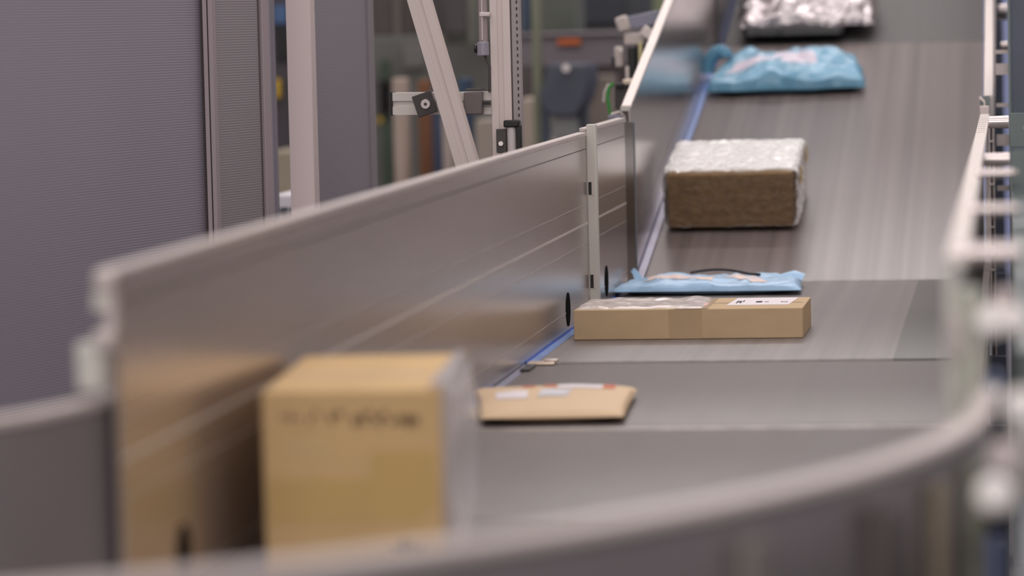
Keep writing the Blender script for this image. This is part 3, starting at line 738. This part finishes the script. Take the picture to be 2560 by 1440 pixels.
shell('bubble_wrap', -.012, wbx+.010, -.004, .475, .0, .190, .016, BUBBLE, bb, bfr, .007)
patch(bb, 'yellow_tape', bfr, .05, .12, .125, .178, 'side', wbx+.019, YEL)
patch(bb, 'yellow_tape', bfr, .36, .42, .13, .18, 'side', wbx+.019, YEL)

# darker blue mailer
pA = ons(1776, 250); pB = ons(2125, 247)
b2 = thing('mailer_bag', tuple(pA), 'darker blue bulging plastic mailer bag high on the incline against the wall', 'bag')
Lb = (pB-pA).length
o2, f2 = pillow('bag_body', pA+Vector((0, 0, .003)), 0.0, [(-.022, .02), (Lb+.055, .05), (Lb+.005, .52), (.045, .54)], .080, BAG2, b2, wr=.0085, seed=9, slope=TAN, power=.27, edge=.026, wscale=6.5)
drape(b2, 'label', o2, f2, [(.05, .12), (.22, .20), (.24, .32), (.08, .26)], mat('pale_pink_label', srgb(206, 196, 212), .4), label='pale label on the left')
drape(b2, 'label', o2, f2, [(.26, .20), (.40, .22), (.36, .38), (.22, .40)], mat('pale_pink_label', srgb(206, 196, 212), .4), label='pale label in the middle')
pf = at(1795, 140, f2[0].y+.35)
tb = MB(); nseg = 12; ring = []
for i in range(nseg+1):
    s_ = i/nseg; a = math.pi*(.05+.95*s_)
    ring.append(Vector((f2[0].x+.00+.038*math.cos(a)*1, f2[0].y+.34+.02*s_, f2[0].z+.145+.052*math.sin(a)-.05*s_)))
tb.tube(ring, .027, n=12).build('twisted_end', BAG2, b2, smooth=True)

# silver crumpled bag
pA = ons(1862, 112); pB = ons(2105, 110)
b3 = thing('foil_bag', tuple(pA), 'silver crumpled film bag with black underside at the top of the incline', 'bag')
Ls = (pB-pA).length
sl = (iz(16)-iz(15))
o3, f3 = pillow('film_cover', pA+Vector((0, 0, .045)), 0.0, [(-.030, .02), (Ls+.14, .06), (Ls+.12, .62), (-.0, .60)], .13, SILV, b3, wr=.024, seed=21, slope=sl, power=.36, edge=.016, wscale=6)
pillow('black_base', pA+Vector((0, 0, .003)), 0.0, [(0, .0), (Ls, .0), (Ls+.05, .60), (-.06, .60)], .040, BAGBLK, b3, wr=.003, seed=3, slope=sl, power=.16, edge=.034)

# ---------------------------------------------------------------- left enclosure
def panel(name, label, p0, p1, z0, z1, m, group=None, cat='panel', frame=None):
    a = Vector((p0[0], p0[1], 0)); b = Vector((p1[0], p1[1], 0)); d = (b-a).normalized(); nrm = Vector((d.y, -d.x, 0))
    t = thing(name, ((a.x+b.x)/2, (a.y+b.y)/2, z0), label, cat, group)
    mid = (a+b)/2+Vector((0, 0, (z0+z1)/2))
    MB().obox(mid, d, nrm, (0, 0, 1), (b-a).length, .002, z1-z0).build('perforated_sheet', m, t)
    return t, a, b, d, nrm
def P2(px, D): p = at(px, 500, D); return (p.x, p.y)
a, b = P2(-160, 8.0), P2(514, 9.3); dv = (Vector(b)-Vector(a)).normalized()
M1 = perf_mat('perforated_sheet_near', dv.x, dv.y, .0078, srgb(136, 129, 142), srgb(196, 190, 200))
t, a3, b3_, d, nr = panel('perforated_panel', 'wide grey perforated metal enclosure panel filling the upper left', a, b, .15, 2.6, M1)
MB().obox(b3_+Vector((0, 0, 1.375)), d, nr, (0, 0, 1), .006, .012, 2.45).build('edge_channel', GROOVE_D, t)
# double post
pp = thing('enclosure_post', (at(527, 500, 9.3).x, 9.3, 0), 'slim beige enclosure post between the wide and the narrow perforated panels', 'post')
x0, x1 = at(516, 300, 9.3).x, at(540, 300, 9.3).x
PG = mat('grey_beige_post', srgb(168, 154, 158), .5, .1)
MB().box(x0, x0+(x1-x0)*.45, 9.285, 9.33, 0, 2.6).build('profile', PG, pp, bevel=.0015)
MB().box(x0+(x1-x0)*.56, x1, 9.285, 9.33, 0, 2.6).build('profile', PG, pp, bevel=.0015)
MB().box(x0+(x1-x0)*.4, x0+(x1-x0)*.6, 9.30, 9.33, 0, 2.6).build('groove', GROOVE_D, pp)
a, b = P2(544, 9.33), P2(660, 9.60); dv = (Vector(b)-Vector(a)).normalized()
M2 = perf_mat('perforated_sheet_narrow', dv.x, dv.y, .0078, srgb(134, 127, 132), srgb(196, 188, 192))
t, a3, b3_, d, nr = panel('perforated_panel', 'narrow grey perforated panel right of the slim post', a, b, .15, 2.6, M2)
MB().obox(b3_+d*.02+Vector((0, 0, 1.375)), d, nr, (0, 0, 1), .04, .02, 2.45).build('edge_profile', PG, t, bevel=.002)
MB().obox(b3_-d*.008+Vector((0, 0, 1.375)), d, nr, (0, 0, 1), .006, .006, 2.45).build('rubber_edge', mat('dark_brown_seal', srgb(92, 82, 82), .7), t)
ap = thing('acrylic_panel', (at(690, 400, 10.6).x, 10.6, 0), 'pale grey glossy panel edge in the gap beside the white post', 'panel')
x0, x1 = at(664, 300, 10.6).x, at(684, 300, 10.6).x
MB().box(x0, x1, 10.6, 10.66, 0, 2.6).build('panel_edge', mat('blue_grey_gloss', srgb(176, 170, 178), .5, .0), ap, bevel=.004)
# big white beige post
x0, x1 = at(725, 300, 10.0).x, at(786, 300, 10.0).x
wp = thing('enclosure_post', ((x0+x1)/2, 10.0, 0), 'broad pale beige enclosure post left of the plain grey panel', 'post')
MB().box(x0, x1, 9.98, 10.05, 0, 2.7).build('post', mat('beige_painted_post', srgb(214, 198, 196), .5, 0), wp, bevel=.003)
MB().box(x0-.02, x1+.02, 9.96, 10.07, 0, .015).build('foot_plate', STEEL, wp)
a, b = P2(787, 10.15), P2(930, 10.7); dv = (Vector(b)-Vector(a)).normalized()
M3 = perf_mat('perforated_sheet_far', dv.x, dv.y, .0078, srgb(140, 134, 142), srgb(176, 172, 182))
t, a3, b3_, d, nr = panel('perforated_panel', 'grey finely perforated panel between the broad beige post and the machinery', a, b, .15, 2.6, M3)
MB().obox(b3_+d*.01+Vector((0, 0, 1.375)), d, nr, (0, 0, 1), .05, .02, 2.45).build('edge_profile', mat('edge_grey', srgb(142, 136, 140), .5, .1), t, bevel=.002)

# ---------------------------------------------------------------- slotted aluminium frame (in focus)
DF = 9.95
fr_up = thing('profile_upright', (at(1265, 300, DF).x, DF, 0), 'upright slotted aluminium profile with dashed right edge, in front of the machinery', 'profile')
pc = at(1255, 300, DF); s_ = .056
MB().bar((pc.x, DF+.03, 0), (pc.x, DF+.03, 2.6), tslot(s_, .30, .12)).build('profile', PROFILE, fr_up)
xg = at(1282, 200, DF).x
MB().box(xg, xg+.022, DF+.004, DF+.045, BZ+.48, 2.6).build('cable_duct', mat('lavender_grey_duct', srgb(166, 156, 158), .5, .1), fr_up)
mb = MB()
for k in range(62):
    z = BZ+.50+k*.0185; mb.box(xg+.013, xg+.0165, DF+.002, DF+.004, z, z+.008)
mb.build('slot_row', BLACK, fr_up)
# diagonal strut
pt, pb = at(1032, -60, DF-.08), at(1178, 440, DF-.08)
dg = thing('profile_strut', tuple((pt+pb)/2), 'diagonal slotted aluminium profile strut crossing the upper middle', 'profile')
MB().bar(pb, pt, tslot(.060, .30, .10)).build('profile', PROFILE, dg)
# horizontal stub
p0, p1 = at(980, 260, DF), at(1228, 258, DF)
hs = thing('profile_stub', tuple(p0), 'short horizontal white slotted profile stub with black end cap behind the strut', 'profile')
STUB = mat('light_profile', srgb(222, 214, 208), .45, .1)
MB().bar(p0+Vector((0, .04, 0)), p1+Vector((0, .04, 0)), tslot(.062, .26, .14), up=(0, 0, 1)).build('profile', STUB, hs)
MB().obox(p0+Vector((-.003, .04, 0)), (1, 0, 0), (0, 1, 0), (0, 0, 1), .006, .064, .066).build('end_cap', BLACK, hs, bevel=.001)
# pivot bracket with screw on the stub
pj = at(1066, 260, DF-.02)
br = thing('pivot_bracket', tuple(pj), 'dark grey tilted bracket plate with silver screw left of the strut', 'bracket')
ang = math.radians(18); U = Vector((math.cos(ang), 0, math.sin(ang))); Wv = Vector((-math.sin(ang), 0, math.cos(ang)))
MB().obox(pj+Vector((-.004, 0, 0)), U, (0, 1, 0), Wv, .056, .022, .062).build('plate', DARKG, br, bevel=.002)
sh = MB().cyl(pj+Vector((.0, -.011, 0)), pj+Vector((.0, -.018, 0)), .0135).build('screw_head', CHROME, br, bevel=.001)
MB().cyl(pj+Vector((.0, -.0178, 0)), pj+Vector((.0, -.0186, 0)), .005, n=6).build('screw_socket', DARKG, sh)
pk = at(1184, 258, DF-.01)
br2 = thing('clamp_block', tuple(pk), 'dark grey clamp block between the strut and the upright profile', 'block')
MB().obox(pk, (1, 0, 0), (0, 1, 0), (0, 0, 1), .052, .03, .062).build('block', mat('brown_grey_block', srgb(108, 99, 98), .45, .1), br2, bevel=.003)
MB().obox(at(1188, 224, DF-.01), (1, 0, 0), (0, 1, 0), (0, 0, 1), .052, .03, .006).build('top_lip', DARKG, br2)
MB().obox(at(1216, 258, DF-.01), (1, 0, 0), (0, 1, 0), (0, 0, 1), .022, .02, .010).build('slot_filler', BLACK, br2)
# hinge low on the upright
ph = at(1253, 345, DF-.03)
hg = thing('hinge', tuple(ph), 'black and white plastic hinge at the foot of the upright profile', 'hinge')
lf = MB().obox(at(1254, 352, DF-.02), (1, 0, 0), (0, 1, 0), (0, 0, 1), .028, .016, .066).build('leaf', DARKG, hg, bevel=.002)
MB().cyl(at(1252, 359, DF-.03), at(1252, 359, DF-.04), .0065).build('screw_head', CHROME, lf)
MB().cyl(at(1281, 395, DF-.02), at(1279, 318, DF-.02), .013).build('barrel', mat('pale_plastic', srgb(212, 204, 204), .4), hg, smooth=True)
MB().obox(at(1280, 309, DF-.02), (1, 0, 0), (0, 1, 0), (0, 0, 1), .044, .036, .020).build('top_knuckle', BLACK, hg, bevel=.004)
MB().obox(at(1298, 350, DF-.02), (1, 0, 0), (0, 1, 0), (0, 0, 1), .013, .03, .085).build('back_leaf', BLACK, hg, bevel=.002)
# vertical rod with clamp left of the upright
rd = thing('guide_rod', tuple(at(1208, 60, DF)), 'thin vertical chrome rod in a grey sleeve clamped beside the upright', 'rod')
MB().cyl(at(1209, 120, DF), at(1205, -60, DF), .0125).build('tube', mat('satin_tube', srgb(178, 164, 164), .3, .4), rd, smooth=True)
MB().cyl(at(1206, 100, DF-.014), at(1203, -60, DF-.014), .004).build('rod', CHROME, rd, smooth=True)
MB().cyl(at(1208, 139, DF-.01), at(1207, 105, DF-.01), .0165).build('sleeve', mat('lilac_grey_sleeve', srgb(160, 156, 168), .4, .2), rd, smooth=True, bevel=.002)
MB().cyl(at(1186, 122, DF), at(1194, 122, DF), .013).build('knob', BLACK, rd, smooth=True, bevel=.003)
MB().obox(at(1212, 36, DF-.015), (1, 0, 0), (0, 1, 0), (0, 0, 1), .030, .02, .012).build('clamp', PINM, rd, bevel=.002)
MB().tube([at(1212, 139, DF), at(1224, 165, DF), at(1224, 230, DF)], .004).build('cable', DARKG, rd, smooth=True)

# ---------------------------------------------------------------- machinery outside the incline, left
mc = thing('drive_unit', tuple(at(1580, 120, 12.3)), 'grey motor housing with metal brackets behind the inclined rail', 'motor')
D_ = 12.6
def blk(t, name, px0, py0, px1, py1, D, dep, m, bevel=.004, tilt=0):
    c = (at(px0, py0, D)+at(px1, py1, D))/2; wd = abs(px1-px0)*D/F; hg_ = abs(py1-py0)*D/F
    u = Vector((math.cos(tilt), 0, math.sin(tilt))); w2 = Vector((-math.sin(tilt), 0, math.cos(tilt)))
    return MB().obox(c+Vector((0, dep/2, 0)), u, (0, 1, 0), w2, wd, dep, hg_).build(name, m, t, bevel=min(bevel, wd*.2, hg_*.2))
MG = mat('motor_grey_blue', srgb(134, 134, 150), .4, .2); WHT = mat('warm_white_plastic', srgb(196, 184, 178), .4)
blk(mc, 'housing', 1562, 34, 1650, 68, D_, .12, MG, tilt=.18)
blk(mc, 'end_ring', 1540, 40, 1572, 80, D_-.03, .05, WHT, .01, tilt=.3)
blk(mc, 'terminal_box', 1560, 82, 1612, 112, D_-.02, .08, WHT)
blk(mc, 'bracket', 1606, 66, 1632, 100, D_-.06, .03, RIM2, tilt=.9)
blk(mc, 'dark_coupling', 1569, 118, 1590, 190, D_-.02, .05, BLACK)
blk(mc, 'valve_block', 1536, 116, 1557, 168, D_-.04, .05, WHT, .008)
blk(mc, 'black_plug', 1529, 142, 1537, 166, D_-.04, .03, BLACK)
blk(mc, 'fitting', 1596, 105, 1606, 165, D_-.05, .02, mat('brass_fitting', srgb(206, 198, 150), .3, .5))
blk(mc, 'rod', 1564, 166, 1572, 202, D_-.05, .02, RIM2)
blk(mc, 'back_plate', 1590, 96, 1640, 215, D_+.02, .02, mat('plate_slate', srgb(92, 94, 98), .5, .2))
for (x_, y_) in ((1644, 88), (1552, 125), (1600, 158)):
    MB().cyl(at(x_, y_, D_-.07), at(x_, y_, D_-.05), .006).build('bolt_head', CHROME, mc)
sn = thing('proximity_sensor', tuple(at(1545, 240, 12.0)), 'small dark sensor head with a green cable left of the incline', 'sensor')
blk(sn, 'body', 1536, 212, 1566, 272, 11.9, .06, DARKG)
blk(sn, 'top_plate', 1556, 198, 1602, 212, 11.9, .08, mat('warm_zinc', srgb(226, 208, 188), .3, .5))
blk(sn, 'black_cap', 1538, 208, 1560, 220, 11.88, .04, BLACK)
blk(sn, 'light_block', 1562, 214, 1592, 262, 11.95, .05, mat('khaki_grey', srgb(150, 142, 132), .5))
MB().tube([at(1534, 208, 11.85), at(1522, 220, 11.85), at(1519, 245, 11.85), at(1526, 286, 11.85)], .005).build('green_cable', GREEN, sn, smooth=True)
MB().tube([at(1522, 210, 11.86), at(1512, 232, 11.86), at(1510, 255, 11.86)], .006).build('white_cable', WHT, sn, smooth=True)
bk = thing('hose_bracket', tuple(at(1545, 300, 11.3)), 'thin bent steel bracket on top of the short guard wall', 'bracket')
MB().tube([at(1528, 286, 11.25), at(1550, 280, 11.25), at(1562, 292, 11.25), at(1564, 310, 11.25)], .004).build('arm', RIM2, bk, smooth=True)
MB().obox(at(1540, 296, 11.3), (1, 0, 0), (0, 1, 0), (0, 0, 1), .05, .02, .02).build('plate', MG, bk, bevel=.004)

# ---------------------------------------------------------------- blurred machinery behind
def bgbox(name, label, cat, px0, py0, px1, py1, D, dep, m, group=None, ground=False, parts=(), bevel=.01):
    pm = (max(py0, 0)+min(py1, 450))/2
    x0, x1 = at(px0, pm, D).x, at(px1, pm, D).x; z0, z1 = at(px0, py1, D).z, at(px0, py0, D).z
    if ground: z0 = 0
    if parts:
        t = thing(name, ((x0+x1)/2, D, z0), label, cat, group)
        MB().box(x0, x1, D, D+dep, z0, z1).build('body', m, t, bevel=min(bevel, (x1-x0)*.2))
        for nm, a0, b0_, a1, b1_, m2 in parts:
            q0, q1 = at(a0, b1_, D-.02), at(a1, b0_, D-.02)
            MB().box(min(q0.x, q1.x), max(q0.x, q1.x), D-.03, D, min(q0.z, q1.z), max(q0.z, q1.z)).build(nm, m2, t, bevel=.003)
        return t
    return tag(MB().box(x0, x1, D, D+dep, z0, z1).build(name, m, bevel=min(bevel, (x1-x0)*.2)), label, cat, group)
def g(r_, g_, b_, k=0): return mat('paint_%d_%d_%d' % (r_, g_, b_), srgb(r_, g_, b_), .6, 0, .12, (3, 3, 3))
bgbox('machine_cabinet', 'dark brown-grey cabinet behind the strut at the top', 'cabinet', 930, -80, 1110, 90, 19, .8, g(84, 76, 74), parts=(('panel', 985, -80, 1000, 88, g(104, 96, 92)), ('door', 1040, -60, 1100, 86, g(72, 66, 66))))
bgbox('machine_cabinet', 'grey green cabinet behind the rod at the top', 'cabinet', 1110, -80, 1230, 110, 20, .8, g(112, 114, 104), parts=(('pipe', 1170, -80, 1182, 110, g(132, 130, 122)),))
bgbox('control_cabinet', 'dark slate cabinet at the top between upright and inclined rail', 'cabinet', 1336, -90, 1612, 78, 21, .8, g(64, 66, 72), parts=(('door', 1440, -90, 1560, 60, g(54, 56, 64)), ('side_strip', 1320, -90, 1340, 90, g(136, 140, 120))))
bgbox('support_column', 'pale green column beside the dark slate cabinet', 'column', 1610, -90, 1665, 60, 21.5, .3, g(128, 136, 108))
bgbox('support_column', 'slim olive green column just right of the upright profile', 'column', 1332, -90, 1352, 420, 17.2, .1, g(122, 124, 104), ground=True)
bgbox('machine_cabinet', 'grey green cabinet between olive column and dark slate cabinet', 'cabinet', 1352, -90, 1440, 80, 18.9, .4, g(92, 96, 88), ground=True)
bgbox('control_cabinet', 'navy blue cabinet strip right of the upright profile', 'cabinet', 1303, -90, 1326, 82, 19, .3, g(70, 84, 104))
cb = bgbox('cross_beam', 'blurred lavender grey cross beam with an orange label in the background', 'beam', 1290, 84, 1660, 170, 18.5, .25, g(118, 111, 116), parts=(('orange_label', 1394, 97, 1452, 112, mat('orange_sign', srgb(206, 104, 46), .5)), ('top_edge', 1290, 84, 1560, 90, g(152, 144, 148))))
bgbox('back_panel', 'wide brown-grey machine panel under the cross beam', 'panel', 1130, 168, 1700, 380, 22, .3, g(116, 106, 106), ground=True)
bgbox('back_panel', 'dim green-grey machine panel behind the strut foot', 'panel', 928, 90, 1230, 520, 21, .3, g(112, 112, 108), ground=True, parts=(('pipe', 960, 150, 972, 480, g(70, 86, 70)), ('yellow_valve', 944, 292, 968, 308, YEL), ('box', 940, 200, 985, 290, g(78, 74, 74)), ('dial', 1010, 110, 1060, 170, g(128, 124, 122))))
bgbox('shelf_column', 'beige column behind the stub end cap', 'column', 983, 196, 1014, 520, 17.5, .15, g(170, 152, 140), 'coloured columns behind the strut')
bgbox('shelf_column', 'orange brown column left of the strut foot', 'column', 1046, 200, 1070, 520, 17.8, .15, mat('rust_orange', srgb(122, 80, 52), .6), 'coloured columns behind the strut')
bgbox('shelf_column', 'blue column hidden partly by the strut foot', 'column', 1080, 220, 1102, 520, 18, .15, mat('steel_blue', srgb(72, 84, 110), .6), 'coloured columns behind the strut')
bgbox('shelf_column', 'pale beige column under the strut', 'column', 1106, 290, 1130, 520, 17.6, .15, g(176, 162, 154), 'coloured columns behind the strut')
bgbox('blue_bin', 'tall dark teal bin above the stub behind the strut', 'bin', 1146, 196, 1166, 230, 16, .2, mat('teal_plastic', srgb(44, 66, 92), .5), ground=True)
# rack under the two boxes in the gap
xa, xb = at(668, 560, 12.5).x, at(750, 560, 12.5).x
rk = thing('rack', ((xa+xb)/2, 12.6, 0), 'grey rack under the white box left of the broad post', 'rack')
zz = at(700, 570, 12.5).z
MB().box(xa, xb, 12.4, 12.9, zz-.03, zz-.001).build('shelf', STEEL, rk)
for x_ in (xa+.02, xb-.02):
    for y_ in (12.42, 12.88): MB().box(x_-.015, x_+.015, y_-.015, y_+.015, 0, zz-.03).build('leg', STEEL, rk)
# hopper like slate form
c_ = at(1400, 160, 17)
hp = thing('hopper', (c_.x, 17, c_.z), 'blurred slate blue tapering hopper between upright and sensor', 'hopper')
out = [at(x_, y_, 17) for x_, y_ in ((1370, 160), (1468, 160), (1474, 205), (1462, 250), (1440, 292), (1378, 292), (1350, 262), (1346, 232), (1360, 205))]
MB().prism(out, (0, .4, 0)).build('body', mat('slate_blue', srgb(78, 82, 94), .5, .1, .1, (4, 4, 4)), hp, bevel=.01)
MB().cyl(at(1415, 170, 16.98), at(1415, 170, 16.94), .018).build('round_cap', PINM, hp)
MB().prism([at(x_, y_, 17.02) for x_, y_ in ((1380, 292), (1440, 292), (1448, 345), (1376, 345))], (0, .3, 0)).build('outlet', g(122, 122, 122), hp)
for px_ in (1362, 1458):
    q_ = at(px_, 230, 17.15); MB().box(q_.x-.02, q_.x+.02, 17.15, 17.2, 0, q_.z).build('leg', STEEL, hp)
bgo = [at(x_, y_, 18) for x_, y_ in ((1300, 246), (1342, 246), (1372, 320), (1372, 400), (1300, 400))]
bgo = [(p.x, p.y, p.z if k_ < 3 else 0) for k_, p in enumerate(bgo)]
tag(MB().prism(bgo, (0, .4, 0)).build('machine_cover', g(172, 158, 144), bevel=.01), 'beige blurred machine cover right of the hinge', 'cover')
bgbox('machine_cover', 'beige blurred cover at the foot of the strut', 'cover', 1190, 300, 1236, 420, 17.4, .3, g(160, 148, 138), ground=True)
bgbox('machine_cover', 'dim beige housing under the sensor head', 'cover', 1470, 190, 1530, 330, 20, .3, g(128, 116, 108), ground=True)
# in the gap between narrow panel and broad post
gp = bgbox('dark_cabinet', 'dark cabinet with blue top seen in the gap left of the broad post', 'cabinet', 670, -80, 740, 376, 19, .6, g(72, 66, 72), parts=(('blue_sign', 684, 12, 716, 60, g(76, 104, 146)), ('black_handle', 690, 64, 720, 150, g(34, 32, 36))))
bgbox('yellow_tag', 'yellow tag left of the broad beige post', 'tag', 686, 198, 698, 246, 18.94, .06, YEL)
bgbox('beige_carton', 'beige carton seen in the gap left of the broad post', 'carton', 672, 378, 745, 500, 17, .4, g(158, 146, 128), ground=True)
bgbox('white_box', 'white box with dark square mark at the foot of the broad post', 'box', 684, 486, 745, 570, 12.5, .3, g(214, 208, 214), parts=(('dark_mark', 701, 518, 718, 540, INKD), ('dark_mark', 726, 518, 745, 540, INKD)))
